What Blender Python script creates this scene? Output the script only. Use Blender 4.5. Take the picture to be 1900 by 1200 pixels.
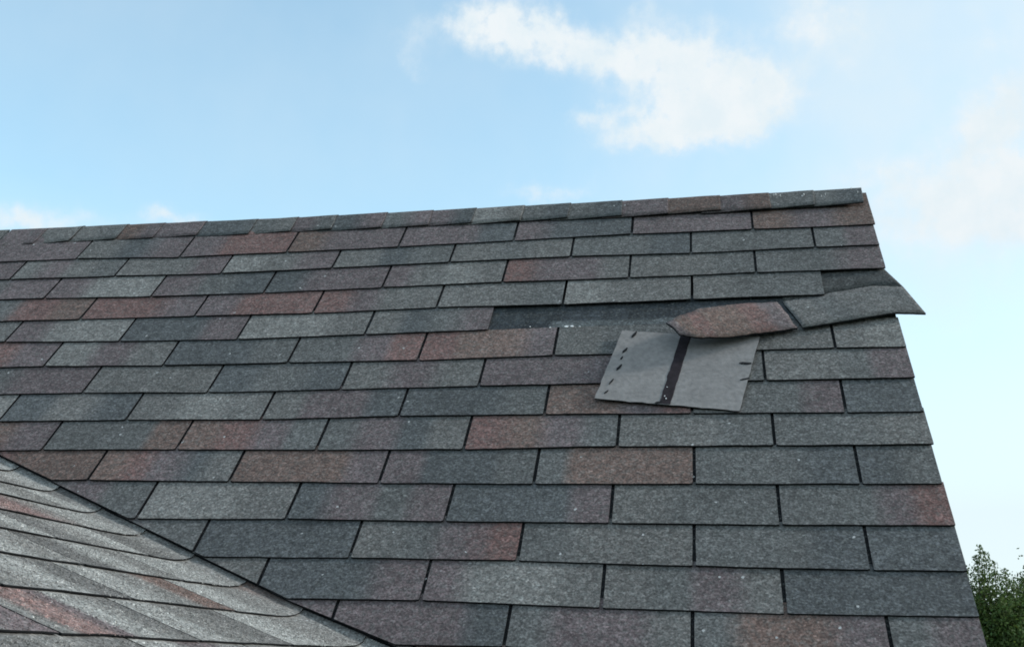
import bpy, bmesh, math, random
from mathutils import Vector, Matrix
from mathutils import noise as mnoise

for o in list(bpy.data.objects): bpy.data.objects.remove(o)
sc = bpy.context.scene
COL = sc.collection
R = math.radians

# ------------------------------------------------------------------ camera
cam = bpy.data.cameras.new('camera')
cam.sensor_width = 36.0
cam.lens = 36.0 * 2169.39 / 1900.0
cam.clip_start = 0.05
cam.clip_end = 3000.0
cam_o = bpy.data.objects.new('camera', cam)
COL.objects.link(cam_o)
cam_o.matrix_world = Matrix((
    (0.9856371802629167, 0.025755844526481754, 0.16690112449016403, 0.1922715629665146),
    (0.16742887835470505, -0.2781696893234615, -0.9458272541189332, -2.8012799717404677),
    (0.0220662542412369, 0.9601865758351412, -0.2784866603795309, -1.0485049144566911),
    (0, 0, 0, 1)))
sc.camera = cam_o

# ------------------------------------------------------------------ sky and sun
SUN_AZ, SUN_EL = 80.0, 31.0           # degrees, azimuth clockwise from +Y
SKY_STRENGTH = 0.15
SUN_STRENGTH = 1.4
EXPOSURE = 0.95
world = bpy.data.worlds.new('World')
sc.world = world
world.use_nodes = True
wn, wl = world.node_tree.nodes, world.node_tree.links
wn.clear()
def wmath(op, a, b=None, c=None, clamp=False):
    n = wn.new('ShaderNodeMath'); n.operation = op; n.use_clamp = clamp
    for i, v in enumerate((a, b, c)):
        if v is None: continue
        if isinstance(v, (int, float)): n.inputs[i].default_value = v
        else: wl.new(v, n.inputs[i])
    return n.outputs[0]
sky = wn.new('ShaderNodeTexSky'); sky.sky_type = 'NISHITA'
sky.sun_disc = False
sky.sun_elevation = R(SUN_EL); sky.sun_rotation = R(SUN_AZ)
sky.altitude = 100.0; sky.air_density = 1.0; sky.dust_density = 0.8; sky.ozone_density = 0.0
tc = wn.new('ShaderNodeTexCoord')
sep = wn.new('ShaderNodeSeparateXYZ'); wl.new(tc.outputs['Generated'], sep.inputs[0])
az = wmath('MULTIPLY', wmath('ARCTAN2', sep.outputs[0], sep.outputs[1]), 180 / math.pi)
el = wmath('MULTIPLY', wmath('ARCSINE', sep.outputs[2]), 180 / math.pi)
cb = wn.new('ShaderNodeCombineXYZ'); wl.new(az, cb.inputs[0]); wl.new(el, cb.inputs[1])
def wnoise(scale, detail, rough, off):
    mp = wn.new('ShaderNodeVectorMath'); mp.operation = 'ADD'
    wl.new(cb.outputs[0], mp.inputs[0]); mp.inputs[1].default_value = (off, off * 0.7, off * 1.3)
    n = wn.new('ShaderNodeTexNoise'); n.inputs['Scale'].default_value = scale
    n.inputs['Detail'].default_value = detail; n.inputs['Roughness'].default_value = rough
    wl.new(mp.outputs[0], n.inputs['Vector'])
    return n
nd = wnoise(0.55, 5, 0.6, 3.0)
sepd = wn.new('ShaderNodeSeparateXYZ'); wl.new(nd.outputs['Color'], sepd.inputs[0])
azd = wmath('ADD', az, wmath('MULTIPLY', wmath('SUBTRACT', sepd.outputs[0], 0.5), 3.0))
eld = wmath('ADD', el, wmath('MULTIPLY', wmath('SUBTRACT', sepd.outputs[1], 0.5), 2.0))
# clouds: azimuth, elevation, half widths (degrees), density
CLOUDS = [(-10.98, 30.63, 1.95, 1.25, 1.3), (-8.59, 29.8, 2.8, 1.05, 1.1), (-5.35, 29.09, 2.48, 0.81, 0.85), (-2.73, 28.72, 2.31, 1.2, 0.95), (-0.42, 28.75, 2.56, 1.5, 0.95), (2.37, 27.21, 2.07, 1.5, 0.95), (-0.19, 26.73, 3.22, 1.21, 1), (-2.2, 25.6, 3.38, 0.82, 0.95), (-5.63, 26.31, 1.58, 0.44, 0.75), (1.04, 25.53, 2.22, 0.96, 0.75), (-3.22, 31.04, 0.76, 0.64, 0.55), (-13.4, 30.32, 1.6, 0.9, 0.75), (3.74, 26.74, 1.64, 1.13, 0.6), (5.61, 30.37, 1.78, 1.2, 0.75), (7.18, 29.12, 1.88, 1.45, 0.65), (13.79, 24.27, 1.8, 1.31, 0.8), (14.88, 25.31, 1.31, 1.18, 0.75), (11.7, 20.5, 3.58, 1.59, 0.95), (14.23, 21.43, 2.79, 1.93, 0.95), (8.84, 22.66, 1.78, 0.69, 0.6), (-34.2, 19.07, 2.87, 0.62, 1.0), (-27.21, 20.07, 1.51, 0.4, 0.9), (-8.46, 22.46, 2.13, 0.37, 0.6), (-15.96, 29.53, 0.76, 1.1, 0.5), (-15.58, 28.17, 0.72, 0.5, 0.45), (14.44, 28.11, 1.1, 0.42, 0.35), (-3.63, 24.95, 1.7, 0.52, 0.5), (14.87, 18.43, 8.96, 6.25, 0.32), (-30.31, 19.29, 13.19, 0.62, 0.2), (-4.49, 23.29, 13.57, 0.78, 0.2),
          (30, 30, 12, 6, 0.8), (60, 40, 16, 7, 0.7), (-60, 25, 14, 5, 0.8), (-100, 40, 20, 8, 0.8), (130, 35, 22, 8, 0.8), (170, 50, 25, 10, 0.7), (-150, 30, 20, 7, 0.8)]
tot = None
veil_h = wmath('MULTIPLY', wmath('ADD', az, 8.0), 1 / 30.0, clamp=True)          # thin high cloud thickening to the right
veil_n = wnoise(0.12, 4, 0.55, 21.0)
for a0, e0, sa, se, w in CLOUDS:
    da = wmath('MULTIPLY', wmath('SUBTRACT', azd, a0), 1 / sa)
    de = wmath('MULTIPLY', wmath('SUBTRACT', eld, e0), 1 / se)
    r2 = wmath('MULTIPLY_ADD', da, da, wmath('MULTIPLY', de, de))
    g = wmath('MULTIPLY', wmath('EXPONENT', wmath('MULTIPLY', r2, -0.8)), w)
    tot = g if tot is None else wmath('ADD', tot, g)
nz = wnoise(0.9, 6, 0.62, 11.0)
dens = wmath('MULTIPLY', tot, wmath('MULTIPLY_ADD', nz.outputs['Fac'], 2.1, -0.05))
mr = wn.new('ShaderNodeMapRange'); mr.interpolation_type = 'SMOOTHSTEP'
wl.new(dens, mr.inputs['Value'])
mr.inputs['From Min'].default_value = 0.10; mr.inputs['From Max'].default_value = 1.55
mixc = wn.new('ShaderNodeMix'); mixc.data_type = 'RGBA'
veil = wmath('ADD', wmath('MULTIPLY', veil_h, wmath('MULTIPLY_ADD', veil_n.outputs['Fac'], 1.1, 0.18)), wmath('MULTIPLY_ADD', veil_n.outputs['Fac'], 0.36, 0.03), clamp=True)
haze_tint = wn.new('ShaderNodeVectorMath'); haze_tint.operation = 'MULTIPLY'      # summer haze: a touch more cyan than clear air
wl.new(sky.outputs[0], haze_tint.inputs[0]); haze_tint.inputs[1].default_value = (0.93, 1.12, 1.0)
low = wmath('MULTIPLY', wmath('SUBTRACT', 24.0, el), 1 / 17.0, clamp=True)        # haze towards the horizon
veil = wmath('MAXIMUM', veil, wmath('MULTIPLY', low, 0.92))
mixv = wn.new('ShaderNodeMix'); mixv.data_type = 'RGBA'
wl.new(veil, mixv.inputs['Factor']); wl.new(haze_tint.outputs[0], mixv.inputs[6])
mixv.inputs[7].default_value = (2.68, 3.06, 3.26, 1)
wl.new(mixv.outputs[2], mixc.inputs[6])
wl.new(mr.outputs[0], mixc.inputs['Factor'])

cn = wnoise(0.45, 5, 0.6, 31.0)
mcc = wn.new('ShaderNodeMix'); mcc.data_type = 'RGBA'
ccr = wn.new('ShaderNodeMapRange'); wl.new(cn.outputs['Fac'], ccr.inputs['Value'])
ccr.inputs['From Min'].default_value = 0.38; ccr.inputs['From Max'].default_value = 0.62
wl.new(ccr.outputs[0], mcc.inputs['Factor'])
mcc.inputs[6].default_value = (2.72, 3.06, 3.24, 1); mcc.inputs[7].default_value = (2.98, 3.19, 3.30, 1)   # shaded and sunlit cloud, in the sky texture's units
wl.new(mcc.outputs[2], mixc.inputs[7])
bg = wn.new('ShaderNodeBackground'); bg.inputs['Strength'].default_value = SKY_STRENGTH
wl.new(mixc.outputs[2], bg.inputs['Color'])
wo = wn.new('ShaderNodeOutputWorld'); wl.new(bg.outputs[0], wo.inputs['Surface'])

sun = bpy.data.lights.new('sun', 'SUN'); sun.energy = SUN_STRENGTH; sun.angle = R(8)
sun.color = (1.0, 0.97, 0.93)
sun_o = bpy.data.objects.new('sun', sun); COL.objects.link(sun_o)
sd = Vector((math.sin(R(SUN_AZ)) * math.cos(R(SUN_EL)), math.cos(R(SUN_AZ)) * math.cos(R(SUN_EL)), math.sin(R(SUN_EL))))
sun_o.rotation_euler = sd.to_track_quat('Z', 'Y').to_euler()
sun_o.location = (8, 4, 10)

sc.view_settings.view_transform = 'Standard'
sc.view_settings.look = 'None'
sc.view_settings.exposure = EXPOSURE
sc.view_settings.gamma = 1.0
sc.render.engine = 'CYCLES'
sc.cycles.filter_width = 1.8

# ------------------------------------------------------------------ materials
def new_mat(name, rough=0.9):
    m = bpy.data.materials.new(name); m.use_nodes = True
    nt = m.node_tree; nt.nodes.clear()
    out = nt.nodes.new('ShaderNodeOutputMaterial')
    b = nt.nodes.new('ShaderNodeBsdfPrincipled'); b.inputs['Roughness'].default_value = rough
    b.inputs['Specular IOR Level'].default_value = 0.25
    nt.links.new(b.outputs[0], out.inputs['Surface'])
    return m, nt, b
def tnoise(nt, scale, detail=2, rough=0.5, vec=None):
    n = nt.nodes.new('ShaderNodeTexNoise')
    n.inputs['Scale'].default_value = scale; n.inputs['Detail'].default_value = detail; n.inputs['Roughness'].default_value = rough
    if vec is not None: nt.links.new(vec, n.inputs['Vector'])
    return n
def tmath(nt, op, a, b=None, c=None):
    n = nt.nodes.new('ShaderNodeMath'); n.operation = op
    for i, v in enumerate((a, b, c)):
        if v is None: continue
        if isinstance(v, (int, float)): n.inputs[i].default_value = v
        else: nt.links.new(v, n.inputs[i])
    return n.outputs[0]
def tmap(nt, v, a, b, c, d, smooth=False):
    n = nt.nodes.new('ShaderNodeMapRange')
    if smooth: n.interpolation_type = 'SMOOTHSTEP'
    nt.links.new(v, n.inputs['Value'])
    for k, x in zip(('From Min', 'From Max', 'To Min', 'To Max'), (a, b, c, d)): n.inputs[k].default_value = x
    return n.outputs[0]
def scale_col(nt, col, fac):
    n = nt.nodes.new('ShaderNodeVectorMath'); n.operation = 'SCALE'
    nt.links.new(col, n.inputs[0]); nt.links.new(fac, n.inputs['Scale'])
    return n.outputs[0]
def obj_coord(nt):
    return nt.nodes.new('ShaderNodeTexCoord').outputs['Object']

def granule_material():
    m, nt, b = new_mat('mineral_granules', 0.95)
    at = nt.nodes.new('ShaderNodeAttribute'); at.attribute_name = 'Col'
    oc = obj_coord(nt)
    fine = tnoise(nt, 240, 2, 0.6, oc)
    mid = tnoise(nt, 70, 2, 0.5, oc)
    big = tnoise(nt, 7.0, 4, 0.6, oc)
    vor = nt.nodes.new('ShaderNodeTexVoronoi'); vor.inputs['Scale'].default_value = 230
    nt.links.new(oc, vor.inputs['Vector'])
    sv = nt.nodes.new('ShaderNodeSeparateColor'); nt.links.new(vor.outputs['Color'], sv.inputs[0])
    f1 = tmap(nt, fine.outputs['Fac'], 0.3, 0.7, 0.55, 1.45)
    f2 = tmap(nt, mid.outputs['Fac'], 0.3, 0.7, 0.8, 1.2)
    f3 = tmap(nt, big.outputs['Fac'], 0.25, 0.75, 0.86, 1.14)
    f4 = tmap(nt, tmath(nt, 'POWER', sv.outputs[0], 2.2), 0.0, 1.0, 0.80, 1.44)
    f = tmath(nt, 'MULTIPLY', tmath(nt, 'MULTIPLY', f1, f2), tmath(nt, 'MULTIPLY', f3, f4))
    # granules of other colours mixed through the blend
    hue = nt.nodes.new('ShaderNodeMix'); hue.data_type = 'RGBA'
    nt.links.new(tmap(nt, sv.outputs[1], 0.75, 1.0, 0.0, 0.35), hue.inputs['Factor'])
    nt.links.new(at.outputs['Color'], hue.inputs[6]); hue.inputs[7].default_value = (0.13, 0.135, 0.125, 1)
    # a few worn pale specks
    sp = tmath(nt, 'GREATER_THAN', sv.outputs[2], 0.9996)
    mx = nt.nodes.new('ShaderNodeMix'); mx.data_type = 'RGBA'
    nt.links.new(sp, mx.inputs['Factor'])
    grey = nt.nodes.new('ShaderNodeMix'); grey.data_type = 'RGBA'      # patches where the grey granules outnumber the coloured ones
    clump = tnoise(nt, 110, 3, 0.7, oc)
    nt.links.new(tmap(nt, clump.outputs['Fac'], 0.46, 0.62, 0.0, 0.40), grey.inputs['Factor'])
    nt.links.new(hue.outputs[2], grey.inputs[6]); lum = nt.nodes.new('ShaderNodeRGBToBW'); nt.links.new(hue.outputs[2], lum.inputs[0])
    gcol = nt.nodes.new('ShaderNodeVectorMath'); gcol.operation = 'SCALE'; gcol.inputs[0].default_value = (0.93, 1.02, 1.0); nt.links.new(lum.outputs[0], gcol.inputs['Scale'])
    nt.links.new(gcol.outputs[0], grey.inputs[7])
    nt.links.new(scale_col(nt, grey.outputs[2], f), mx.inputs[6]); mx.inputs[7].default_value = (0.42, 0.43, 0.43, 1)
    nt.links.new(mx.outputs[2], b.inputs['Base Color'])
    bp = nt.nodes.new('ShaderNodeBump'); bp.inputs['Strength'].default_value = 0.5; bp.inputs['Distance'].default_value = 0.0016
    nt.links.new(tmath(nt, 'ADD', fine.outputs['Fac'], tmath(nt, 'MULTIPLY', sv.outputs[0], 0.4)), bp.inputs['Height'])
    nt.links.new(bp.outputs[0], b.inputs['Normal'])
    return m
def mottled(name, col, scale=20, amt=0.25, rough=0.9, bump=0.0, bscale=None, detail=4):
    m, nt, b = new_mat(name, rough)
    oc = obj_coord(nt)
    n = tnoise(nt, scale, detail, 0.6, oc)
    rgb = nt.nodes.new('ShaderNodeRGB'); rgb.outputs[0].default_value = (*col, 1)
    nt.links.new(scale_col(nt, rgb.outputs[0], tmap(nt, n.outputs['Fac'], 0.25, 0.75, 1 - amt, 1 + amt)), b.inputs['Base Color'])
    if bump:
        bp = nt.nodes.new('ShaderNodeBump'); bp.inputs['Strength'].default_value = bump; bp.inputs['Distance'].default_value = 0.002
        n2 = tnoise(nt, bscale or scale * 4, 3, 0.6, oc)
        nt.links.new(n2.outputs['Fac'], bp.inputs['Height']); nt.links.new(bp.outputs[0], b.inputs['Normal'])
    return m
M_GRAN = granule_material()
M_EDGE = mottled('asphalt_edge', (0.010, 0.011, 0.013), 60, 0.4, 0.9)
M_FELT = mottled('roofing_felt', (0.03, 0.03, 0.032), 25, 0.3, 0.95)
M_TRIM = mottled('painted_trim', (0.62, 0.62, 0.60), 8, 0.06, 0.6)
M_SEAL = mottled('sealant_tar', (0.022, 0.017, 0.021), 60, 0.5, 0.95)
M_CHIP = mottled('pale_chip', (0.75, 0.76, 0.76), 60, 0.1, 0.8)

def siding_material():
    m, nt, b = new_mat('lap_siding', 0.65)
    oc = obj_coord(nt)
    sp = nt.nodes.new('ShaderNodeSeparateXYZ'); nt.links.new(oc, sp.inputs[0])
    fr = tmath(nt, 'FRACT', tmath(nt, 'MULTIPLY', sp.outputs[2], 1 / 0.11))
    n = tnoise(nt, 6, 4, 0.6, oc)
    rgb = nt.nodes.new('ShaderNodeRGB'); rgb.outputs[0].default_value = (0.55, 0.53, 0.48, 1)
    nt.links.new(scale_col(nt, rgb.outputs[0], tmap(nt, n.outputs['Fac'], 0.3, 0.7, 0.92, 1.06)), b.inputs['Base Color'])
    bp = nt.nodes.new('ShaderNodeBump'); bp.inputs['Strength'].default_value = 1.0; bp.inputs['Distance'].default_value = 0.012
    nt.links.new(tmath(nt, 'SUBTRACT', 1.0, fr), bp.inputs['Height']); nt.links.new(bp.outputs[0], b.inputs['Normal'])
    return m
M_SIDE = siding_material()

def back_material():
    """the grey talc-dusted back of a strip shingle"""
    m, nt, b = new_mat('shingle_back', 0.9)
    oc = obj_coord(nt)
    n1 = tnoise(nt, 14, 4, 0.6, oc); n2 = tnoise(nt, 90, 3, 0.6, oc); n3 = tnoise(nt, 38, 5, 0.7, oc)
    rgb = nt.nodes.new('ShaderNodeRGB'); rgb.outputs[0].default_value = (0.232, 0.222, 0.218, 1)
    f = tmath(nt, 'MULTIPLY', tmap(nt, n1.outputs['Fac'], 0.3, 0.7, 0.90, 1.10), tmap(nt, n2.outputs['Fac'], 0.3, 0.7, 0.84, 1.16))
    f = tmath(nt, 'MULTIPLY', f, tmap(nt, n3.outputs['Fac'], 0.62, 0.75, 1.0, 0.62))
    nt.links.new(scale_col(nt, rgb.outputs[0], f), b.inputs['Base Color'])
    bp = nt.nodes.new('ShaderNodeBump'); bp.inputs['Strength'].default_value = 0.6; bp.inputs['Distance'].default_value = 0.0018
    nt.links.new(n2.outputs['Fac'], bp.inputs['Height']); nt.links.new(bp.outputs[0], b.inputs['Normal'])
    return m
M_BACK = back_material()

def leaf_material(name, col):
    m, nt, b = new_mat(name, 0.55)
    at = nt.nodes.new('ShaderNodeAttribute'); at.attribute_name = 'Col'
    mx = nt.nodes.new('ShaderNodeVectorMath'); mx.operation = 'MULTIPLY'
    nt.links.new(at.outputs['Color'], mx.inputs[0]); mx.inputs[1].default_value = col
    nt.links.new(mx.outputs[0], b.inputs['Base Color'])
    tr = nt.nodes.new('ShaderNodeBsdfTranslucent'); nt.links.new(mx.outputs[0], tr.inputs['Color'])
    ms = nt.nodes.new('ShaderNodeMixShader'); ms.inputs[0].default_value = 0.3
    nt.links.new(b.outputs[0], ms.inputs[1]); nt.links.new(tr.outputs[0], ms.inputs[2])
    out = [n for n in nt.nodes if n.type == 'OUTPUT_MATERIAL'][0]
    nt.links.new(ms.outputs[0], out.inputs['Surface'])
    return m
M_LEAF = leaf_material('green_leaves', (0.085, 0.135, 0.040))
M_LEAF2 = leaf_material('dark_leaves', (0.06, 0.10, 0.04))
M_BARK = mottled('bark', (0.09, 0.07, 0.055), 10, 0.4, 0.95, 0.8, 30)
M_GRASS = mottled('lawn_grass', (0.05, 0.085, 0.025), 1.2, 0.35, 0.95, 0.6, 40)
M_GLASS, _nt, _b = new_mat('window_glass', 0.05)
_b.inputs['Base Color'].default_value = (0.02, 0.025, 0.03, 1); _b.inputs['Specular IOR Level'].default_value = 0.6

# ------------------------------------------------------------------ mesh helpers
class MB:
    def __init__(s): s.v = []; s.c = []; s.f = []; s.m = []; s.sm = []
    def vert(s, p, c=(0.1, 0.1, 0.1)):
        s.v.append(tuple(p)); s.c.append(c); return len(s.v) - 1
    def face(s, idx, mat=0, smooth=False): s.f.append(tuple(idx)); s.m.append(mat); s.sm.append(smooth)
    def box(s, lo, hi, mat=0, c=(0.1, 0.1, 0.1)):
        i = [s.vert((x, y, z), c) for z in (lo[2], hi[2]) for y in (lo[1], hi[1]) for x in (lo[0], hi[0])]
        for q in ((0, 2, 3, 1), (4, 5, 7, 6), (0, 1, 5, 4), (2, 6, 7, 3), (0, 4, 6, 2), (1, 3, 7, 5)): s.face([i[k] for k in q], mat)
    def prism(s, pts, off, mat=0):
        """closed solid: polygon pts (3D) swept by the vector off"""
        a = [s.vert(p) for p in pts]; b = [s.vert(Vector(p) + Vector(off)) for p in pts]; n = len(a)
        s.face(a[::-1], mat); s.face(b, mat)
        for i in range(n): s.face((a[i], a[(i + 1) % n], b[(i + 1) % n], b[i]), mat)
    def build(s, name, mats, parent=None, fix=True):
        me = bpy.data.meshes.new(name)
        me.from_pydata(s.v, [], s.f)
        for m in mats: me.materials.append(m)
        me.polygons.foreach_set('material_index', s.m)
        me.polygons.foreach_set('use_smooth', s.sm)
        ca = me.color_attributes.new('Col', 'FLOAT_COLOR', 'POINT')
        ca.data.foreach_set('color', [x for c in s.c for x in (c[0], c[1], c[2], 1.0)])
        if fix:
            bm = bmesh.new(); bm.from_mesh(me); bmesh.ops.recalc_face_normals(bm, faces=bm.faces); bm.to_mesh(me); bm.free()
        o = bpy.data.objects.new(name, me); COL.objects.link(o)
        if parent: o.parent = parent
        return o
def empty(name, loc=(0, 0, 0)):
    o = bpy.data.objects.new(name, None); COL.objects.link(o); o.location = loc
    o.empty_display_size = 0.2
    return o
def tag(o, label=None, cat=None, group=None, kind=None):
    if label: o['label'] = label
    if cat: o['category'] = cat
    if group: o['group'] = group
    if kind: o['kind'] = kind
    return o
def keep_world(child, parent):
    child.parent = parent; child.matrix_parent_inverse = Matrix.Translation(-parent.location)

# ------------------------------------------------------------------ roof frame
PITCH = 0.875121402653391
CP, SP = math.cos(PITCH), math.sin(PITCH)
def W(u, b, n=0.0):           # along the ridge, up the slope, out of the slope -> world
    return Vector((u, b * CP - n * SP, b * SP + n * CP))
T = 0.0036                     # shingle thickness
E = 0.1049                    # exposure
TW = 0.3045                   # tab width
SL = 0.0042 / E               # lay of one course over the next
RAKE = 0.598
BR = 0.204                    # ridge, measured up the slope
LEFT = -3.6
ILL = (0.668, 0.885, 1.02)     # light on the slope, used to turn the seen colours into albedo
def lin(v):
    v /= 255.0
    return v / 12.92 if v <= 0.04045 else ((v + 0.055) / 1.055) ** 2.4
def alb(r, g, b): return tuple(lin(x) / i for x, i in zip((r, g, b), ILL))
PAL = {'g': alb(85, 96, 101), 'l': alb(101, 114, 119), 'd': alb(65, 78, 86), 'p': alb(83, 84, 92), 'r': alb(92, 79, 81),
       'b': alb(88, 82, 81), 'n': alb(76, 88, 94), 'w': alb(116, 132, 138), 'k': alb(106, 99, 102)}
HEAD = alb(41, 53, 61)
def mute(c, m=PAL['g']):
    y = 0.2126 * c[0] + 0.7152 * c[1] + 0.0722 * c[2]; ym = 0.2126 * m[0] + 0.7152 * m[1] + 0.0722 * m[2]
    hue = [a / y for a in c]; hm = [a / ym for a in m]
    yy = y * 0.86 + ym * 0.14
    return tuple((a * 0.84 + b * 0.16) * yy for a, b in zip(hue, hm))
PAL = {k: mute(c) for k, c in PAL.items() if k not in 'wk'} | {'w': PAL['w'], 'k': PAL['k']}
HEAD_SHADED = alb(22, 28, 34)  # unweathered headlap, its colour darkened further to stand for shade inside the slots
def stops(code, t):
    n = len(code)
    t += rnd.gauss(0, .018)
    x = t * n - 0.5
    i = int(math.floor(x)); f = x - i
    f = min(1, max(0, (f - 0.5) * 2.8 + 0.5))
    a = PAL[code[min(n - 1, max(0, i))]]; b = PAL[code[min(n - 1, max(0, i + 1))]]
    return tuple(p * (1 - f) + q * f for p, q in zip(a, b))
rnd = random.Random(7)
def tint(c, k): return tuple(x * k for x in c)

SLOTS = {
 0: {-5.0: (-1.5227, -0.0094), -4.0: (-1.2158, -0.0218), -3.0: (-0.9132, -0.0174), -2.0: (-0.6082, -0.0111), -1.0: (-0.3028, -0.0002), 0.0: (0.0013, 0.0099), 1.0: (0.3045, 0.0109)},
 1: {-5.5: (-1.6731, -0.1071), -4.5: (-1.3658, -0.1095), -3.5: (-1.0647, -0.1147), -2.5: (-0.7643, -0.1071), -1.5: (-0.4558, -0.0981), -0.5: (-0.1466, -0.09), 0.5: (0.1506, -0.0957), 1.5: (0.4483, -0.0879)},
 2: {-5.0: (-1.521, -0.2098), -4.0: (-1.2189, -0.2185), -3.0: (-0.9152, -0.2175), -2.0: (-0.6078, -0.2099), -1.0: (-0.3056, -0.2027), 0.0: (0.0033, -0.2016), 1.0: (0.3029, -0.1958)},
 3: {-4.5: (-1.3713, -0.3157), -3.5: (-1.0639, -0.3159), -2.5: (-0.7581, -0.3189), -1.5: (-0.4513, -0.3083), -0.5: (-0.1471, -0.3114), 0.5: (0.1528, -0.3052), 1.5: (0.4535, -0.300)},
 4: {-5.0: (-1.5286, -0.4097), -4.0: (-1.2203, -0.4192), -3.0: (-0.9169, -0.4226), -2.0: (-0.6037, -0.4156), -1.0: (-0.3087, -0.4083)},
 5: {-4.5: (-1.3712, -0.5161), -3.5: (-1.0657, -0.5243), -2.5: (-0.7612, -0.523), -1.5: (-0.4554, -0.5243), -0.5: (-0.1494, -0.5167), 0.5: (0.152, -0.5135), 1.5: (0.453, -0.5112)},
 6: {-4.0: (-1.2223, -0.6245), -3.0: (-0.9168, -0.6315), -2.0: (-0.6087, -0.6279), -1.0: (-0.3014, -0.6239), 0.0: (0.0, -0.6225), 1.0: (0.3018, -0.6213)},
 7: {-3.5: (-1.0724, -0.7256), -2.5: (-0.7601, -0.7306), -1.5: (-0.4575, -0.7239), -0.5: (-0.1482, -0.7247), 0.5: (0.152, -0.728), 1.5: (0.4516, -0.7319)},
 8: {-4.0: (-1.2241, -0.825), -3.0: (-0.9163, -0.8277), -2.0: (-0.6091, -0.8329), -1.0: (-0.3004, -0.8342), 0.0: (0.0066, -0.8298), 1.0: (0.3091, -0.8304)},
 9: {-3.5: (-1.0732, -0.9219), -2.5: (-0.765, -0.928), -1.5: (-0.4533, -0.9333), -0.5: (-0.1471, -0.9377), 0.5: (0.1556, -0.939), 1.5: (0.4559, -0.9403)},
 10: {-2.0: (-0.6141, -1.0352), -1.0: (-0.3026, -1.0414), 0.0: (0.0048, -1.0445), 1.0: (0.3066, -1.0474)},
 11: {-1.5: (-0.4632, -1.1358), -0.5: (-0.154, -1.1398), 0.5: (0.1548, -1.1488), 1.5: (0.4483, -1.1548)},
 12: {-1.0: (-0.3113, -1.2356), 0.0: (0.0007, -1.2467), 1.0: (0.3013, -1.2535)},
 13: {-0.5: (-0.1528, -1.3328), 0.5: (0.1516, -1.3414)}}
TABS = {
 0: (-6, 'pp gdp prr bpp ppd pddd pp bpb'),
 1: (-6.5, 'p gpgn ggp lgp gdn gng nnd nnn np'),
 2: (-6, 'np pll pnd dpp pglg rppg ggn nnp'),
 3: (-5.5, 'nrb rrp prr rpgg ggn lgg gnn'),
 4: (-6, 'pg pll ddp llg gdnp'),
 5: (-5.5, 'rrp lpg ddn nnpr rbbp gnn gg gl'),
 6: (-5, 'npp ggg dnd gpg ppp nn ggnp'),
 7: (-4.5, 'dgd glg gppd ddn bbpr gnnp dd'),
 8: (-5, 'bbp nnnb brpn npdg rbpn ggn nng'),
 9: (-4.5, 'rbb brpdg bbbp pddn nbbbb nnd dn'),
 10: (-4, 'gpn llg dpnp dddp gnn nnnpr'),
 11: (-3.5, 'pn ddd gnpr ngg nnd dd'),
 12: (-3, 'gg ddp pllg gnpg ddd'),
 13: (-2.5, 'pgp pppd nppg nbbp np'),
}
CODES = ['gnn', 'ggl', 'ddn', 'npp', 'prr', 'rbp', 'llg', 'bpn', 'dng', 'ggp']
def slot(j, k):
    d = SLOTS.get(j, {})
    if k in d: return d[k]
    ks = sorted(d)
    u = k * TW + 0.001
    if ks:
        kn = min(ks, key=lambda q: abs(q - k)); b = d[kn][1]
        if k < ks[0]: u = d[ks[0]][0] - (ks[0] - k) * TW * 1.004
    else:
        b = -1.3385 - (j - 13) * 0.1045
    return (u, b)
GAP = 0.0062
def add_tab(mb, uL, uR, bL, bR, top, col, lay=0.0, closed_r=True, gL=GAP / 2, gR=GAP / 2):
    a, z = uL + gL, uR - gR
    if z - a < 0.01: return
    n = max(2, int(round((z - a) / 0.022)))
    us = [a, a + 0.005] + [a + (z - a) * i / n for i in range(1, n)] + [z - 0.005, z]
    us = sorted(us)
    lift = [rnd.gauss(0, 0.0005) for _ in range(2)]
    seed = rnd.random() * 100
    kk = rnd.gauss(1.0, 0.05)
    rows = []
    for i, u in enumerate(us):
        t = (u - uL) / (uR - uL)
        bb = bL + (bR - bL) * t
        wv = mnoise.noise(Vector((u * 40, seed, 0))) * 0.0010 + mnoise.noise(Vector((u * 9, seed, 3))) * 0.0012
        bb += wv
        if i in (0, len(us) - 1): bb += 0.0012
        tp = top(u)
        zl = abs(lift[0] * (1 - t) + lift[1] * t) + abs(mnoise.noise(Vector((u * 7, seed, 9)))) * 0.0014 + lay
        c = tint(col(t), kk)
        cols = []
        for fr in (0.0, 0.12, 0.5, 1.0):
            b = bb + (tp - bb) * fr
            nn = -SL * (b - (bL + (bR - bL) * t)) + zl * (1 - fr)
            du = mnoise.noise(Vector((b * 60, seed + i * 0 + (0 if t < .5 else 7), 5))) * 0.0008 if i in (0, len(us) - 1) else 0
            cc = tint(c, 1 + 0.04 * mnoise.noise(Vector((u * 12, b * 12, seed))))
            cols.append((mb.vert(W(u + du, b, nn), cc), mb.vert(W(u + du, b, nn - T), cc)))
        rows.append(cols)
    for i in range(len(rows) - 1):
        p, q = rows[i], rows[i + 1]
        for r in range(3):
            mb.face((p[r][0], q[r][0], q[r + 1][0], p[r + 1][0]), 0)
            mb.face((p[r][1], p[r + 1][1], q[r + 1][1], q[r][1]), 1)
        mb.face((p[0][0], p[0][1], q[0][1], q[0][0]), 1)
    for p in (rows[0], rows[-1]):
        for r in range(3): mb.face((p[r][0], p[r + 1][0], p[r + 1][1], p[r][1]), 1)

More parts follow.
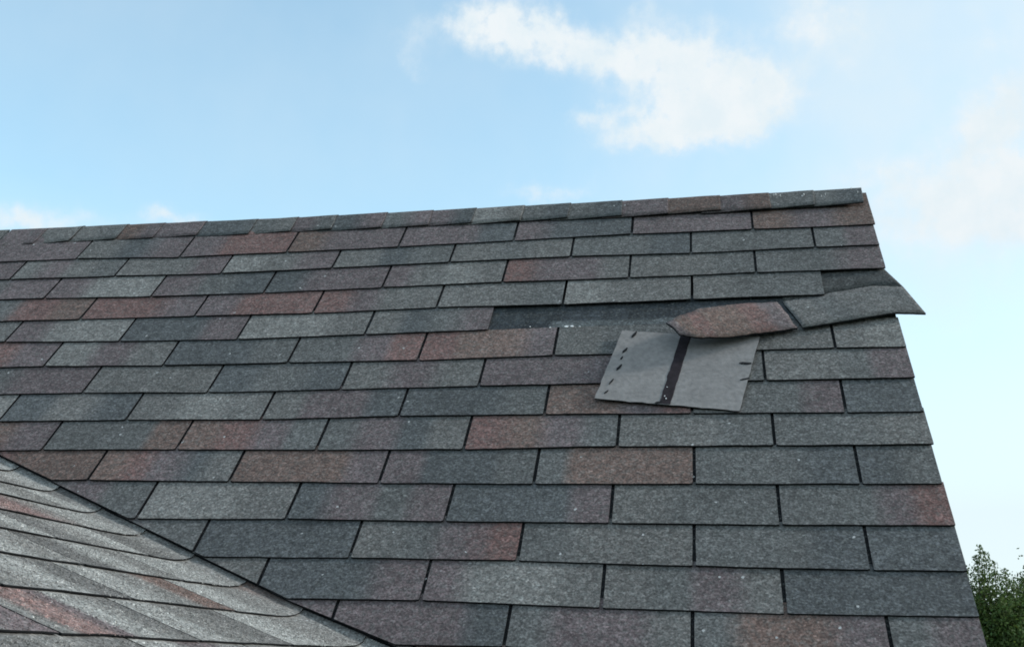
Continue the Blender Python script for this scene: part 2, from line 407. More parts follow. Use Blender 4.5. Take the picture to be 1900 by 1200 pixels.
def clip_to_valley(o, co, no):
    bm = bmesh.new(); bm.from_mesh(o.data)
    g = bm.verts[:] + bm.edges[:] + bm.faces[:]
    r = bmesh.ops.bisect_plane(bm, geom=g, plane_co=co, plane_no=no, clear_inner=True, dist=1e-6)
    ed = [e for e in r['geom_cut'] if isinstance(e, bmesh.types.BMEdge)]
    try:
        f = bmesh.ops.holes_fill(bm, edges=ed, sides=0)
        for q in f['faces']: q.material_index = 1
    except Exception: pass
    bm.to_mesh(o.data); bm.free()

# ------------------------------------------------------------------ the house
house = empty('house', (0, 0, -4.2))
tag(house, 'house with steep weathered grey and reddish asphalt shingle roof, torn tabs near the rake', 'house')
def part(mb, name, mats, parent=None, fix=True):
    o = mb.build(name, mats, None, fix)
    if parent is None or parent is house: keep_world(o, house)
    else:
        o.parent = parent
        o.matrix_parent_inverse = Matrix.Translation((0, 0, 0))
    return o
EAVE = -1.79
# roof deck under the main slope (right of the valley it carries the courses)
mb = MB()
mb.prism([W(LEFT, EAVE + .03, -0.05), W(RAKE - .012, EAVE + .03, -0.05), W(RAKE - .012, BR - .01, -0.05), W(LEFT, BR - .01, -0.05)], W(0, 0, .02) - W(0, 0, 0))
main_slope = part(mb, 'main_slope', [M_FELT])
CUTS = [(W(0, B_, 0), (W(-A_, 1, 0) - W(0, 0, 0)).normalized()) for A_, B_ in ((-0.522, -1.5237), (-0.45, -1.4840))]   # cut line of the valley on the main slope
for j in range(0, 18):
    mb = MB()
    par = 0.5 if j % 2 else 0.0
    k0, codes = TABS.get(j, (None, ''))
    codes = codes.split()
    k = -12 + par
    kend = 2.5
    bots = []
    while k < kend:
        (uL, bL), (uR, bR) = slot(j, k), slot(j, k + 1)
        if uR < LEFT: k += 1; continue
        if k0 is not None and 0 <= k - k0 < len(codes): code = codes[int(round(k - k0))]
        else: code = rnd.choice(CODES)
        skip = (j == 4 and k >= -1) or (j == 3 and k >= 1.4)
        if uL < RAKE - .01 and not skip:
            gR = GAP / 2
            rr = uR
            if uR > RAKE - 0.02:
                rr = RAKE + rnd.uniform(-.0022, .0022); gR = 0.0
                bR = bL + (bR - bL) * (rr - uL) / (uR - uL)
            if uL < LEFT: uL = LEFT
            b0, b1, uu0, uu1 = bL, bR, uL, rr
            tp = (lambda u, b0=b0, b1=b1, a=uu0, z=uu1: b0 + (b1 - b0) * (u - a) / (z - a) + E + 0.012)
            if j == 0: tp = lambda u: BR - 0.012
            add_tab(mb, uL, rr, bL, bR, tp, lambda t, code=code: stops(code, t), rnd.uniform(0, .0006), gR=gR)
        bots.append((uL, bL)); k += 1
    # the unexposed upper half of the strip
    if j > 0:
        uend = RAKE - .004
        if j == 4: uend = slot(4, -1)[0] - .004
        if j == 3: uend = RAKE - .010
        ks = [-12 + par + i for i in range(16)]
        base = sum(slot(j, q)[1] for q in ks[8:14]) / 6
        nu = 420 if j == 5 else 90
        prev = None
        for i in range(nu + 1):
            u = LEFT + (uend - LEFT) * i / nu
            kf = u / TW
            # bottom line by interpolation between slots
            kk = math.floor(kf - par) + par
            (a0, c0), (a1, c1) = slot(j, kk), slot(j, kk + 1)
            tt = min(1, max(0, (u - a0) / (a1 - a0))); b = c0 + (c1 - c0) * tt
            ring = []
            for e, hc in ((E + .0122, 0), (E + .030 + .008 * mnoise.noise(Vector((u * 14, 3, 3))), 0), (E + .042 + .006 * mnoise.noise(Vector((u * 19, 8, 3))), 1), (2 * E + .03, 2)):
                if j == 1: e = min(e, BR - .013 - b)
                c = HEAD_SHADED
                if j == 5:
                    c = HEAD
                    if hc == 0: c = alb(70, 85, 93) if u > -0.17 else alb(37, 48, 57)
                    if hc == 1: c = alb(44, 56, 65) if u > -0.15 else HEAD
                if j == 4 and u > .4: c = HEAD
                nn = -SL * e
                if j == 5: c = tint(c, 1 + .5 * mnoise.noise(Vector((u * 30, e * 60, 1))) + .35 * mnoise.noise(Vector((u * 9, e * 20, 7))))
                ring.append((mb.vert(W(u, b + e, nn), c), mb.vert(W(u, b + e, nn - T), c)))
            if prev:
                for r in range(3):
                    mb.face((prev[r][0], ring[r][0], ring[r + 1][0], prev[r + 1][0]), 0)
                    mb.face((prev[r][1], prev[r + 1][1], ring[r + 1][1], ring[r][1]), 1)
                if j == 5: mb.face((prev[0][0], ring[0][0], ring[0][1], prev[0][1]), 1)
            prev = ring
        for r in range(3): mb.face((prev[r][0], prev[r + 1][0], prev[r + 1][1], prev[r][1]), 1)
    if j == 5:      # pale chips on the exposed strip
        for (u, b, s) in ((-.131, -.4005, .0036), (-.118, -.4000, .0032), (-.168, -.403, .0016), (-.215, -.397, .0013), (-.1, -.402, .0013)):
            c = W(u, b, -SL * (b + .5167) + .001)
            mb.prism([c + (W(s * math.cos(q) * 1.3, s * math.sin(q), 0) - W(0, 0, 0)) for q in (0.2, 1.4, 2.4, 3.3, 4.5, 5.4)], W(0, 0, .0015) - W(0, 0, 0), 2)
    o = part(mb, 'shingle_course', [M_GRAN, M_EDGE, M_CHIP], main_slope, fix=False)
    for co_, no_ in CUTS: clip_to_valley(o, co_, no_)
    bm = bmesh.new(); bm.from_mesh(o.data); bmesh.ops.recalc_face_normals(bm, faces=bm.faces); bm.to_mesh(o.data); bm.free()

# ridge caps: each laps over the one to its right
CAPU = [-1.7982, -1.7061, -1.593, -1.4544, -1.341, -1.2142, -1.0599, -0.9404, -0.8255, -0.6823, -0.5518, -0.4305, -0.2957, -0.17, -0.0314, 0.0911, 0.2261, 0.3524, 0.4674, 0.5885]
while CAPU[0] > LEFT: CAPU.insert(0, CAPU[0] - rnd.uniform(.115, .14))
CAPCOL = ['n', 'pd', 'b', 'n', 'g', 'n', 'd', 'g', 'l', 'pg', 'd', 'dn', 'p', 'b', 'nd', 'd', 'p', 'p', 'n', 'g', 'p']
CAPCOL = {0.4674: 'nd', 0.3524: 'gnn', 0.2261: 'pb', 0.0911: 'bb', -0.0314: 'pp', -0.17: 'nd', -0.2957: 'nd', -0.4305: 'lg', -0.5518: 'pd', -0.6823: 'np', -0.8255: 'dp', -0.9404: 'pn', -1.0599: 'ng', -1.2142: 'dd', -1.341: 'pp', -1.4544: 'bp', -1.593: 'gn', -1.7061: 'gg', -1.7982: 'np'}
def ridge_sag(u):
    pts = [(-3.6, -.030), (-1.857, -.026), (-1.593, -.015), (-1.06, -.017), (-.55, -.012), (-.03, -.007), (.35, -.003), (.6, 0)]
    for (a, p), (b, q) in zip(pts, pts[1:]):
        if u <= b: return p + (q - p) * (u - a) / (b - a)
    return 0
YR, ZR = BR * CP, BR * SP
def cap_point(u, s, h):
    """s: arc length from the ridge line, negative on the front flap; h: lift off the slope"""
    sg = ridge_sag(u)
    r = 0.007
    f = (s - math.sqrt(s * s + r * r)) / 2          # -> front part
    g = (s + math.sqrt(s * s + r * r)) / 2          # -> back part
    F = Vector((0, CP, SP)); G = Vector((0, CP, -SP))
    nf = Vector((0, -SP, CP)); ng = Vector((0, SP, CP))
    t = min(1, max(0, s / .03 + .5))
    nn = (nf * (1 - t) + ng * t).normalized()
    return Vector((u, YR, ZR + sg * .9)) + F * f + G * g + nn * h
for i in range(len(CAPU) - 1):
    a, z = CAPU[i], CAPU[i + 1]
    mb = MB()
    code = CAPCOL.get(a) or rnd.choice(['n', 'pn', 'g', 'dn', 'b'])
    fl = -.093 + rnd.uniform(-.003, .003) - (0.004 if a < .3 else 0)
    ss = [fl, fl * .75, fl * .5, -.03, -.018, -.009, 0, .009, .018, .03, .06, .09]
    lastcap = i == len(CAPU) - 2
    us = [a - .05, a - .02, a, a + (z - a) * .35, a + (z - a) * .7, z - .003, z]
    kk = rnd.gauss(1, .05); tw = rnd.uniform(-.004, .004)
    grid = []
    for u in us:
        t = (u - a) / (z - a)
        h0 = .0052 + .0022 * max(-.7, t) + rnd.uniform(-.0004, .0004)
        col = tint(stops(code, min(1, max(0, t))), kk)
        row = []
        for s in ss:
            edge = (.0035 * max(0, t) * (1 if s == fl else .4 if s == ss[1] else 0))
            uu = u + tw * (s / .09) + (rnd.uniform(-.0008, .0008) if u == z else 0)
            p = cap_point(uu, s + (rnd.uniform(-.0008, .0008) if s == fl else 0), h0 + edge)
            q = cap_point(uu, s, h0 + edge - .003)
            row.append((mb.vert(p, col), mb.vert(q, col)))
        grid.append(row)
    for x in range(len(us) - 1):
        for y in range(len(ss) - 1):
            A, B, C, D = grid[x][y], grid[x + 1][y], grid[x + 1][y + 1], grid[x][y + 1]
            mb.face((A[0], B[0], C[0], D[0]), 0, True); mb.face((A[1], D[1], C[1], B[1]), 1, True)
        for y in (0, len(ss) - 1):
            A, B = grid[x][y], grid[x + 1][y]; mb.face((A[0], A[1], B[1], B[0]), 1)
    for x in (0, len(us) - 1):
        for y in range(len(ss) - 1):
            A, B = grid[x][y], grid[x][y + 1]; mb.face((A[0], B[0], B[1], A[1]), 1)
    if z > .45:
        for _ in range(5 if lastcap else 4):
            uu, s_ = rnd.uniform(a + .01, z - .008), rnd.uniform(-.06, -.008)
            c = cap_point(uu, s_, .0095 + .003); r_ = rnd.uniform(.0009, .0017)
            mb.prism([c + Vector((r_ * math.cos(q), r_ * math.sin(q) * CP, r_ * math.sin(q) * SP)) for q in (0.3, 1.4, 2.6, 3.7, 5.0)], W(0, 0, -.004) - W(0, 0, 0), 2)
    part(mb, 'ridge_cap', [M_GRAN, M_EDGE, M_CHIP])

# ------------------------------------------------------------------ lower roof, woven into the valley
VD = Vector((0.88937754, -0.29300416, -0.3509361)).normalized()
V0 = Vector((0.0, -0.98043402, -1.1898856))
N1 = W(0, 0, 1)
N2 = Vector((0.36704529, 0, 0.93020307)).normalized()
E1 = N1.cross(VD).normalized()
if E1.z < 0: E1 = -E1
E2 = N2.cross(VD).normalized()
if E2.y < 0: E2 = -E2
def valley_point(X, Y, h):
    """point of the lower roof's plane (X, Y), folded up on the main slope beyond the valley"""
    Z = V0.z - (N2.x / N2.z) * X
    d = Vector((X, Y, Z)) - V0
    s, q = d.dot(VD), d.dot(E2)
    r = 0.026
    sq = math.sqrt(q * q + r * r)
    neg, pos = (q - sq) / 2, (q + sq) / 2
    t = min(1, max(0, q / .03 + .5))
    nn = (N2 * (1 - t) + N1 * t).normalized()
    # lay the fillet so that the far parts keep to their planes
    return V0 + VD * s + E2 * neg + E1 * pos + nn * (h - .006 * t), q
RIDGE2 = -2.6
FRONT2 = -2.30
mb = MB()
zz = lambda X: V0.z - (N2.x / N2.z) * X
dn = N2 * -.03
def vy(X): # valley line Y at X
    return V0.y + VD.y / VD.x * X
mb.prism([Vector((.44, FRONT2 + .02, zz(.44))) + dn, Vector((.44, vy(.44) - .03, zz(.44))) + dn, Vector((RIDGE2, vy(RIDGE2) - .03, zz(RIDGE2))) + dn, Vector((RIDGE2, FRONT2 + .02, zz(RIDGE2))) + dn], N2 * -.02)
lower_slope = part(mb, 'lower_slope', [M_FELT])
EX2 = 0.1235
P2COL = {0: 'lgrlpl', 1: 'glrbrl', 2: 'lglglp', 3: 'lglgn', 4: 'lrprl', 5: 'gll', 6: 'pgl'}
SL2 = 0.0029 / EX2
row = 0
X = -0.403 + EX2 * 6
rows2 = []
while X > RIDGE2 + .05:
    rows2.append(X); X -= EX2
SLOT2 = {-0.403: [-1.778, -1.47, -1.16], -0.5265: [-1.69, -1.40, -1.075], -0.65: [-1.62, -1.31, -1.0], -0.7735: [-1.49, -1.18, -.88]}
for ri, X0 in enumerate(rows2):
    mb = MB()
    key = min(SLOT2, key=lambda q: abs(q - X0))
    ytop = vy(X0) + .075
    if abs(key - X0) < .02: ys = list(SLOT2[key])
    else: ys = [FRONT2 + .2 + (.15 if ri % 2 else 0) + .305 * i for i in range(12)]
    while ys[0] > FRONT2 + .32: ys.insert(0, ys[0] - .305)
    ys = [y for y in ys if y < vy(X0) - .03]
    ed = [FRONT2] + ys + [ytop + .10]
    seed = rnd.random() * 50
    for yi in range(len(ed) - 1):
        ya, yb = ed[yi] + (.0025 if yi else 0), ed[yi + 1] - .0025
        code = rnd.choice(['lw', 'wgl', 'wl', 'llg', 'glg', 'gwl', 'wpl', 'gw'])
        if abs(X0 + .403) < .02: code = ['gnw', 'lwp', 'lkkpwwlg', 'wlg'][min(3, yi)]
        if abs(X0 + .5265) < .02: code = ['wlg', 'wgl', 'lwg', 'wlb'][min(3, yi)]
        if abs(X0 + .7735) < .02: code = ['lp', 'ppl', 'wlg', 'glw'][min(3, yi)]
        kk = rnd.gauss(1, .035) * 1.07
        n = max(2, int((yb - ya) / .022))
        yy = [ya + (yb - ya) * i / n for i in range(n + 1)]
        prev = None
        for i, Y in enumerate(yy):
            t = i / n
            col = tint(stops(code, t), kk)
            if abs(X0 + .897) < .02:
                f = math.exp(-((Y + 1.08) / .13) ** 2); col = tuple(a_ * (1 - f) + b_ * f for a_, b_ in zip(col, PAL['k']))
            wob = mnoise.noise(Vector((Y * 5, seed, 0))) * .0050 + mnoise.noise(Vector((Y * 17, seed, 1))) * .0026 + mnoise.noise(Vector((Y * 50, seed, 2))) * .0008
            ring = []
            for e in (0.0, .02, .07, EX2 + .02, 1.75 * EX2):
                c = col if e < EX2 + .03 else HEAD
                hh = -SL2 * e + (abs(mnoise.noise(Vector((Y * 6, seed, 4)))) * .0015 if e == 0 else 0)
                XX = X0 + wob * (1 if e == 0 else 0) - e * .93
                p, q = valley_point(XX, Y, hh); p2, _ = valley_point(XX, Y, hh - .0019)
                ring.append((mb.vert(p, c), mb.vert(p2, c), q))
            if prev:
                for r in range(4):
                    mb.face((prev[r][0], ring[r][0], ring[r + 1][0], prev[r + 1][0]), 0)
                    mb.face((prev[r][1], prev[r + 1][1], ring[r + 1][1], ring[r][1]), 1)
                mb.face((prev[0][0], prev[0][1], ring[0][1], ring[0][0]), 1)
            if i in (0, n):
                for r in range(4): mb.face((ring[r][0], ring[r + 1][0], ring[r + 1][1], ring[r][1]), 1)
            prev = ring
        # coarse granules standing proud of the sheet, on the part seen at a glancing angle
        if -1.45 < X0 < -.2:
            y0, y1 = max(ya + .002, -2.05), yb - .001
            gr = random.Random(int(1000 * (ya + 9)) + ri)
            for _ in range(int(max(0, y1 - y0) * EX2 / (.0042 ** 2))):
                Y = gr.uniform(y0, y1); e = gr.uniform(.001, EX2 + .002)
                p, q = valley_point(X0 - e * .93, Y, -SL2 * e - .0003)
                if q > .045: continue
                t = (Y - ya) / (yb - ya)
                n_, t1 = (N2 if q < 0 else N1), Vector((0, 1, 0))
                t2 = n_.cross(t1).normalized(); t1 = t2.cross(n_)
                sz = gr.uniform(.0010, .0021); hgt = sz * gr.uniform(.7, 1.1); an = gr.uniform(0, 6.28)
                g_ = gr.choice((.6, .72, .85, .95, 1.05, 1.2, 1.4, 1.65))
                cc = tint(stops(code, t), kk * g_)
                if abs(X0 + .897) < .02:
                    f = math.exp(-((Y + 1.08) / .13) ** 2); cc = tuple(a_ * (1 - f) + b_ * g_ * f for a_, b_ in zip(cc, PAL['k']))
                rim = [mb.vert(p + t1 * (sz * math.cos(an + k * 1.5708)) + t2 * (sz * math.sin(an + k * 1.5708)), cc) for k in range(4)]
                ap = mb.vert(p + n_ * hgt + t1 * gr.uniform(-.0004, .0004), cc)
                for k in range(4): mb.face((rim[k], rim[(k + 1) % 4], ap), 0)
    o = part(mb, 'shingle_course', [M_GRAN, M_EDGE], lower_slope, fix=False)
    # trim a hand's breadth past the valley, under the main courses
    bm = bmesh.new(); bm.from_mesh(o.data)
    bmesh.ops.bisect_plane(bm, geom=bm.verts[:] + bm.edges[:] + bm.faces[:], plane_co=V0 + E1 * .075, plane_no=E1, clear_outer=True, dist=1e-6)
    bmesh.ops.recalc_face_normals(bm, faces=bm.faces); bm.to_mesh(o.data); bm.free()

# ------------------------------------------------------------------ unseen sides of the roof and the walls below
def slab(name, quad, off, mats):
    mb = MB(); mb.prism(quad, off); return part(mb, name, mats)
ZE = EAVE * SP
YB = 2 * YR - EAVE * CP
bo = Vector((0, SP, CP)) * .02
slab('back_slope', [Vector((LEFT, YR + .01, ZR - .035)), Vector((LEFT, YB, ZE - .03)), Vector((RAKE, YB, ZE - .03)), Vector((RAKE, YR + .01, ZR - .035))], bo, [M_GRAN])
X2L = 2 * RIDGE2 - .45
slab('lower_back_slope', [Vector((RIDGE2, FRONT2, zz(RIDGE2) - .03)), Vector((X2L, FRONT2, zz(.45) - .03)), Vector((X2L, YB, zz(.45) - .03)), Vector((RIDGE2, YB, zz(RIDGE2) - .03))], Vector((-N2.x, 0, N2.z)) * .025, [M_GRAN])
ZW = ZE - .06
GZ = -4.2
mb = MB(); mb.box((X2L + .25, FRONT2 + .2, GZ), (.40, YB - .25, ZW)); part(mb, 'wall', [M_SIDE])
mb = MB()   # gable wall under the main rake
mb.prism([Vector((.36, EAVE * CP + .15, ZW)), Vector((.36, YB - .15, ZW)), Vector((.36, YR, ZR - .14))], (.05, 0, 0)); part(mb, 'gable_wall', [M_SIDE])
mb = MB()   # gable wall of the lower roof
mb.prism([Vector((X2L + .35, FRONT2 + .18, ZW)), Vector((.30, FRONT2 + .18, ZW)), Vector((RIDGE2, FRONT2 + .18, zz(RIDGE2) - .07))], (0, .05, 0)); part(mb, 'gable_wall', [M_SIDE])
# rake boards and eave boards
d = W(0, 0, 0)
slab('fascia', [W(RAKE - .035, EAVE + .02, -.052), W(RAKE - .035, BR - .02, -.052), W(RAKE - .035, BR - .13, -.17), W(RAKE - .035, EAVE + .02, -.17)], (.022, 0, 0), [M_TRIM])
F2 = lambda y, n: Vector((RAKE - .035, 2 * YR - (y * CP - n * SP), y * SP + n * CP))
slab('fascia', [F2(EAVE + .02, -.055), F2(BR - .02, -.055), F2(BR - .13, -.17), F2(EAVE + .02, -.17)], (.022, 0, 0), [M_TRIM])
slab('fascia', [Vector((RIDGE2, FRONT2 + .03, zz(RIDGE2) - .06)), Vector((.43, FRONT2 + .03, zz(.43) - .06)), Vector((.43, FRONT2 + .03, zz(.43) - .19)), Vector((RIDGE2, FRONT2 + .03, zz(RIDGE2) - .19))], (0, .022, 0), [M_TRIM])
mb = MB(); mb.box((.405, FRONT2 + .06, zz(.44) - .17), (.43, vy(.44), zz(.44) - .06)); part(mb, 'fascia', [M_TRIM])
for (x, y, w, h, axis) in ((.40, -.6, .8, 1.1, 'x'), (-1.2, FRONT2 + .2, 1.0, 1.1, 'y'), (-3.4, FRONT2 + .2, 1.0, 1.1, 'y')):
    z0 = -3.25
    f = MB(); g = MB()
    def bx(m, a0, a1, c0, c1, d0, d1):
        if axis == 'x': m.box((x + d0, y + a0, z0 + c0), (x + d1, y + a1, z0 + c1))
        else: m.box((x + a0, y - d1, z0 + c0), (x + a1, y - d0, z0 + c1))
    bx(f, 0, w, 0, .06, .001, .045); bx(f, 0, w, h - .06, h, .001, .045); bx(f, 0, .06, .06, h - .06, .001, .045); bx(f, w - .06, w, .06, h - .06, .001, .045)
    bx(f, .06, w - .06, h / 2 - .02, h / 2 + .02, .001, .035)
    bx(g, .06, w - .06, .06, h / 2 - .02, .003, .012); bx(g, .06, w - .06, h / 2 + .02, h - .06, .003, .012)
    fo = part(f, 'window', [M_TRIM]); part(g, 'pane', [M_GLASS], fo)

# ------------------------------------------------------------------ loose pieces on the roof
def catmull(p, t):
    n = len(p) - 1
    x = min(n - 1e-6, max(0, t * n)); i = int(x); f = x - i
    g = lambda k: Vector(p[k]) if 0 <= k <= n else (2 * Vector(p[0]) - Vector(p[1]) if k < 0 else 2 * Vector(p[n]) - Vector(p[n - 1]))
    a, b, c, d = g(i - 1), g(i), g(i + 1), g(i + 2)
    return 0.5 * (2 * b + (c - a) * f + (2 * a - 5 * b + 4 * c - d) * f * f + (3 * b - a - 3 * c + d) * f ** 3)
def poly(p, t):
    n = len(p) - 1; x = min(n - 1e-6, max(0, t * n)); i = int(x)
    return Vector(p[i]).lerp(Vector(p[i + 1]), x - i)
def sheet(name, bottoms, tops, colfn, mats, parent, nu=30, nv=6, bulge=None, th=.004, rough=.0012, seed=1, flat=False, curve=True):
    """a bent shingle: bottom and top edge curves in roof coordinates (u, b, n)"""
    mb = MB(); grid = []
    P = []
    for i in range(nu + 1):
        t = i / nu
        lo, hi = (catmull(bottoms, t), catmull(tops, t)) if curve else (poly(bottoms, t), poly(tops, t))
        r = []
        for j in range(nv + 1):
            s = j / nv
            q = lo.lerp(hi, s)
            if bulge: q.z += bulge(t, s)
            if j in (0, nv): q.y += mnoise.noise(Vector((t * 14, seed, j))) * rough
            if i in (0, nu): q.x += mnoise.noise(Vector((s * 9, seed, 20 + i))) * rough
            r.append(q)
        P.append(r)
    for i in range(nu + 1):
        r = []
        for j in range(nv + 1):
            c = colfn(i / nu, j / nv)
            wp = W(*P[i][j])
            # true surface normal for the thickness
            a = W(*P[min(nu, i + 1)][j]) - W(*P[max(0, i - 1)][j]); b = W(*P[i][min(nv, j + 1)]) - W(*P[i][max(0, j - 1)])
            nn = a.cross(b); nn = nn.normalized() if nn.length > 1e-9 else W(0, 0, 1)
            if nn.dot(W(0, 0, 1)) < 0: nn = -nn
            r.append((mb.vert(wp, c), mb.vert(wp - nn * th, c)))
        grid.append(r)
    for i in range(nu):
        for j in range(nv):
            A, B, C, D = grid[i][j], grid[i + 1][j], grid[i + 1][j + 1], grid[i][j + 1]
            mb.face((A[0], B[0], C[0], D[0]), 0, not flat); mb.face((A[1], D[1], C[1], B[1]), 1, not flat)
        for j in (0, nv):
            A, B = grid[i][j], grid[i + 1][j]; mb.face((A[0], A[1], B[1], B[0]), 2)
    for i in (0, nu):
        for j in range(nv):
            A, B = grid[i][j], grid[i][j + 1]; mb.face((A[0], B[0], B[1], A[1]), 2)
    o = mb.build(name, mats, None)
    if parent: keep_world(o, parent)
    return o, P

strip = empty('loose_shingle_strip', W(.40, -.40, 0))
tag(strip, 'slipped shingle strip with curled reddish brown tab and grey tab jutting past the roof edge', 'roof shingle')
gb = [(.3920, -.4440, .0085), (.46, -.4285, .009), (.525, -.413, .010), (.5888, -.3990, .011), (.6559, -.3908, .001)]
gt = [(.3555, -.3165, -.0058), (.41, -.3025, -.0058), (.4600, -.2885, -.0055), (.560, -.2640, -.0040), (.6247, -.2790, .0)]
go_, _ = sheet('tab', gb, gt, lambda t, s: stops('gngn', t), [M_GRAN, M_FELT, M_EDGE], strip, seed=3, curve=False)
tag(go_, 'grey tab jutting past the roof edge')
ht = [(.372, -.200, -.0112), (.40, -.190, -.0112), (.44, -.180, -.0110), (.53, -.160, -.0095), (.583, -.150, -.0095)]
sheet('nailing_strip', gt, ht, lambda t, s: tint(alb(56, 66, 71), 1.0 + .25 * mnoise.noise(Vector((t * 9, s * 4, 3)))), [M_GRAN, M_FELT, M_EDGE], strip, nv=4, seed=4, curve=False)
bb = [(.1289, -.5217, .050), (.1718, -.5220, .042), (.2287, -.5050, .030), (.3037, -.4744, .018), (.3797, -.4458, .009)]
bt = [(.0989, -.4848, .058), (.1250, -.4550, .054), (.1727, -.4058, .040), (.2600, -.3520, .015), (.3440, -.3185, -.0055)]
bo_, _ = sheet('tab', bb, bt, lambda t, s: stops('pbrbbrp', t), [M_GRAN, M_FELT, M_EDGE], strip, bulge=lambda t, s: .003 * math.sin(math.pi * s) * (1 - t), seed=5, th=.0042, rough=.004, curve=False)
tag(bo_, 'reddish brown tab curling up at its torn left end')

torn = empty('torn_shingle', W(.12, -.58, 0))
tag(torn, 'torn off shingle piece lying upside down, pale grey back with dark sealant stripe', 'roof shingle')
FC = {'tl': (-.0005, -.4424), 'tr': (.2983, -.4699), 'br': (.2457, -.7291), 'bl': (-.0468, -.6868)}
def flip_pt(t, s, h=0):
    """t across from the left, s up from the bottom"""
    x = FC['bl'][0] * (1 - t) * (1 - s) + FC['br'][0] * t * (1 - s) + FC['tl'][0] * (1 - t) * s + FC['tr'][0] * t * s
    y = FC['bl'][1] * (1 - t) * (1 - s) + FC['br'][1] * t * (1 - s) + FC['tl'][1] * (1 - t) * s + FC['tr'][1] * t * s
    n = .0062 + .004 * (1 - t) ** 4 + .0012 * math.sin(4 * t + 2 * s) + h
    return Vector((x, y, n))
fb = [flip_pt(i / 6, 0) for i in range(7)]; ft = [flip_pt(i / 6, 1) for i in range(7)]
def fbulge(t, s):
    return flip_pt(t, s).z - (flip_pt(t, 0).z * (1 - s) + flip_pt(t, 1).z * s)
sheet('shingle_back', fb, ft, lambda t, s: (.2, .2, .2), [M_BACK, M_GRAN, M_EDGE], torn, nu=24, nv=12, bulge=fbulge, seed=8, rough=.0026, flat=True, th=.003)
mb = MB()
prev = None
for i in range(25):
    s = i / 24 * .985 + .005
    tm = .492 - .02 * s
    wd = .040 + .006 * mnoise.noise(Vector((s * 9, 1, 1)))
    jit = .004 * mnoise.noise(Vector((s * 14, 5, 1)))
    q = [mb.vert(W(*flip_pt(tm + jit + wd * k, s, h))) for k, h in ((-1, -.001), (-.93, .0012), (.93, .0012), (1, -.001))]
    if prev:
        for k in range(3): mb.face((prev[k], q[k], q[k + 1], prev[k + 1]), 0)
    prev = q
for (t, s, r) in ((.475, .10, .0018), (.49, .07, .0020), (.47, .22, .0015)):
    c = flip_pt(t, s, .0013); r *= .7
    mb.prism([W(c.x + r * math.cos(a), c.y + r * 1.4 * math.sin(a), c.z) for a in (0.3, 1.3, 2.5, 3.6, 4.6, 5.6)], W(0, 0, .0008) - W(0, 0, 0), 1)
o = mb.build('sealant_strip', [M_SEAL, M_CHIP]); keep_world(o, torn)
def mark(u, b, du, db, w):
    """a short ragged hole torn in the sheet"""
    mb = MB()
    c0 = Vector((u, b)); dv = Vector((du, db)); pv = Vector((-db, du)).normalized() * w
    pts = []
    for k, f in ((-.5, .1), (-.2, 1), (.15, .7), (.5, .5), (.5, -.3), (.1, -1), (-.3, -.6)):
        p = c0 + dv * k + pv * f
        # height of the sheet below
        best = min(((t / 20, s / 20) for t in range(21) for s in range(21)), key=lambda q: (flip_pt(*q).xy - p).length)
        pts.append(W(p.x, p.y, flip_pt(*best).z + .0004))
    mb.prism(pts, W(0, 0, .0011) - W(0, 0, 0)); o = mb.build('nail_hole', [M_EDGE]); keep_world(o, torn)
for a in ((.0263, -.460, .010, .024, .0035), (.0085, -.520, .010, .020, .003), (.0030, -.548, .004, .012, .002), (-.0010, -.582, .010, .022, .0032), (-.0150, -.632, .009, .020, .0018), (-.0235, -.667, .008, .012, .0018),
          (.263, -.569, .026, -.002, .0042), (.2600, -.624, .020, .007, .0022), (.0850, -.702, .016, .004, .003)):
    mark(*a)

# ------------------------------------------------------------------ ground and trees
mb = MB()
n = 24
for i in range(n + 1):
    for j in range(n + 1):
        x, y = -600 + 1200 * i / n, -600 + 1200 * j / n
        mb.vert((x, y, GZ))
for i in range(n):
    for j in range(n):
        a = i * (n + 1) + j; mb.face((a, a + n + 1, a + n + 2, a + 1))
tag(mb.build('ground', [M_GRASS]), kind='structure')

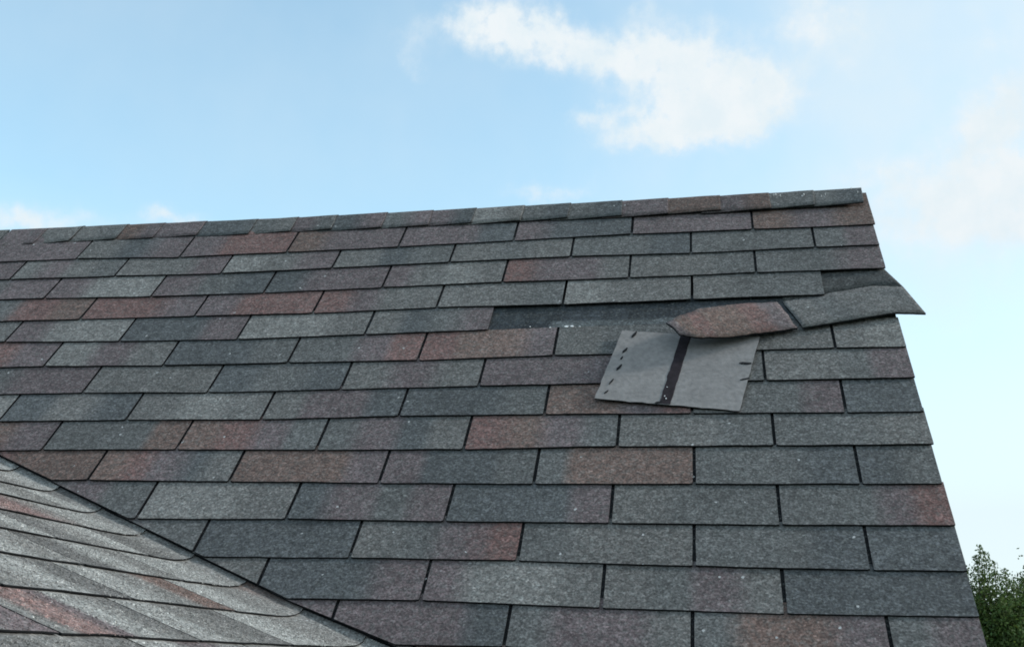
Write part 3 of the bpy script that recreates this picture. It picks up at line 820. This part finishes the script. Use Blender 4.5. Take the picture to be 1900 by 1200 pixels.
def limb(mb, pts, sides=7):
    rings = []
    for i, (p, r) in enumerate(pts):
        d = (Vector(pts[min(i + 1, len(pts) - 1)][0]) - Vector(pts[max(0, i - 1)][0])).normalized()
        a = d.orthogonal().normalized(); b = d.cross(a)
        rings.append([mb.vert(Vector(p) + (a * math.cos(2 * math.pi * k / sides) + b * math.sin(2 * math.pi * k / sides)) * r) for k in range(sides)])
    for p, q in zip(rings, rings[1:]):
        for k in range(sides): mb.face((p[k], p[(k + 1) % sides], q[(k + 1) % sides], q[k]), 0, True)
def tree(name, label, base, blobs, sprigs, nleaf, leaf, mat, seed, group=None):
    rg = random.Random(seed)
    t = empty(name, base); tag(t, label, 'tree', group)
    B = Vector(base)
    mb = MB()
    top = max(b[0][2] for b in blobs)
    limb(mb, [(B, .17), (B + Vector((.05, 0, 1.0)), .14), (B + Vector((0, .05, (top - B.z) * .55)), .10), (B + Vector((.05, 0, (top - B.z) * .9)), .04)])
    for (c, r) in blobs:
        c = Vector(c)
        s = B + Vector((0, 0, (c.z - B.z) * .5)); limb(mb, [(s, .06), (s.lerp(c, .55) + Vector((0, 0, .1)), .04), (c, .015)], 5)
    for (c, h, w) in sprigs:
        c = Vector(c); limb(mb, [(c - Vector((0, 0, .5)), .012), (c + Vector((.01, 0, h * .5)), .008), (c + Vector((0, 0, h)), .004)], 4)
    keep_world(mb.build('trunk', [M_BARK]), t)
    mb = MB()
    def leaf_at(p, size, k):
        d = Vector((rg.gauss(0, 1), rg.gauss(0, 1), rg.gauss(0, .7))).normalized()
        a = d.orthogonal().normalized(); a = (a * math.cos(k * 6.28) + d.cross(a) * math.sin(k * 6.28)); b = d.cross(a)
        L, Wd = size, size * .55
        g = rg.uniform(.55, 1.5); yv = rg.uniform(.85, 1.2)
        c = (g * yv, g, g * rg.uniform(.7, 1.2))
        q = [mb.vert(p - a * L * .5, c), mb.vert(p + b * Wd * .5 + d * Wd * .15, c), mb.vert(p + a * L * .5, c), mb.vert(p - b * Wd * .5 + d * Wd * .15, c)]
        mb.face((q[0], q[1], q[2])); mb.face((q[0], q[2], q[3]))
    tw = sum(r ** 2 for _, r in blobs)
    for (c, r) in blobs:
        c = Vector(c)
        nb = int(nleaf * r * r / tw)
        ncl = max(6, nb // 45)
        for q in range(ncl):
            d = Vector((rg.gauss(0, 1), rg.gauss(0, 1), rg.gauss(0, 1))).normalized()
            cc = c + d * r * (rg.random() ** .45) * rg.uniform(.8, 1.08)
            cr = r * rg.uniform(.10, .22)
            for _ in range(45):
                leaf_at(cc + Vector((rg.gauss(0, cr), rg.gauss(0, cr), rg.gauss(0, cr * .75))), leaf * rg.uniform(.6, 1.3), rg.random())
    for (c, h, w) in sprigs:
        c = Vector(c)
        for _ in range(int(420 * h)):
            z = rg.random()
            rr = w * (1 - z * .75) * (.35 + .65 * abs(math.sin(z * 13)))
            leaf_at(c + Vector((rg.gauss(0, rr), rg.gauss(0, rr), h * z)), leaf * rg.uniform(.5, 1.0), rg.random())
    keep_world(mb.build('crown', [mat], None, False), t)
    return t
tree('leafy_tree', 'bushy green tree with a thin leafy sprig on top, beside the roof edge', (5.9, 21.2, GZ),
     [((5.3, 20.9, .0), .72), ((5.9, 21.0, -.05), .66), ((4.9, 21.2, -.1), .75), ((5.6, 20.7, -.5), .8), ((6.5, 21.4, -.5), .8), ((5.7, 20.9, -1.0), 1.1), ((5.2, 20.6, -1.6), 1.0), ((6.5, 20.8, -1.7), 1.1), ((5.8, 22.3, -1.2), 1.2), ((4.8, 21.6, -1.9), 1.0), ((7.0, 21.8, -2.0), .9)],
     [((5.10, 20.7, .62), .66, .13), ((5.20, 20.8, .6), .58, .17), ((5.02, 20.7, .6), .50, .13), ((5.34, 20.8, .6), .40, .14), ((5.55, 20.9, .62), .25, .1), ((4.86, 20.9, .5), .42, .10), ((5.85, 20.9, .5), .22, .09)], 120000, .062, M_LEAF, 5)
tree('leafy_tree', 'darker tree just entering at the right picture edge behind the bushy green one', (8.1, 26.2, GZ),
     [((7.35, 26.0, .75), .48), ((8.1, 26.2, .9), .9), ((7.9, 26.2, -.2), 1.2), ((8.9, 26.5, -.3), 1.1), ((7.5, 26.6, -1.1), 1.1), ((8.4, 25.9, -1.5), 1.3)],
     [((7.3, 26.0, 1.0), .3, .12)], 70000, .07, M_LEAF2, 6)
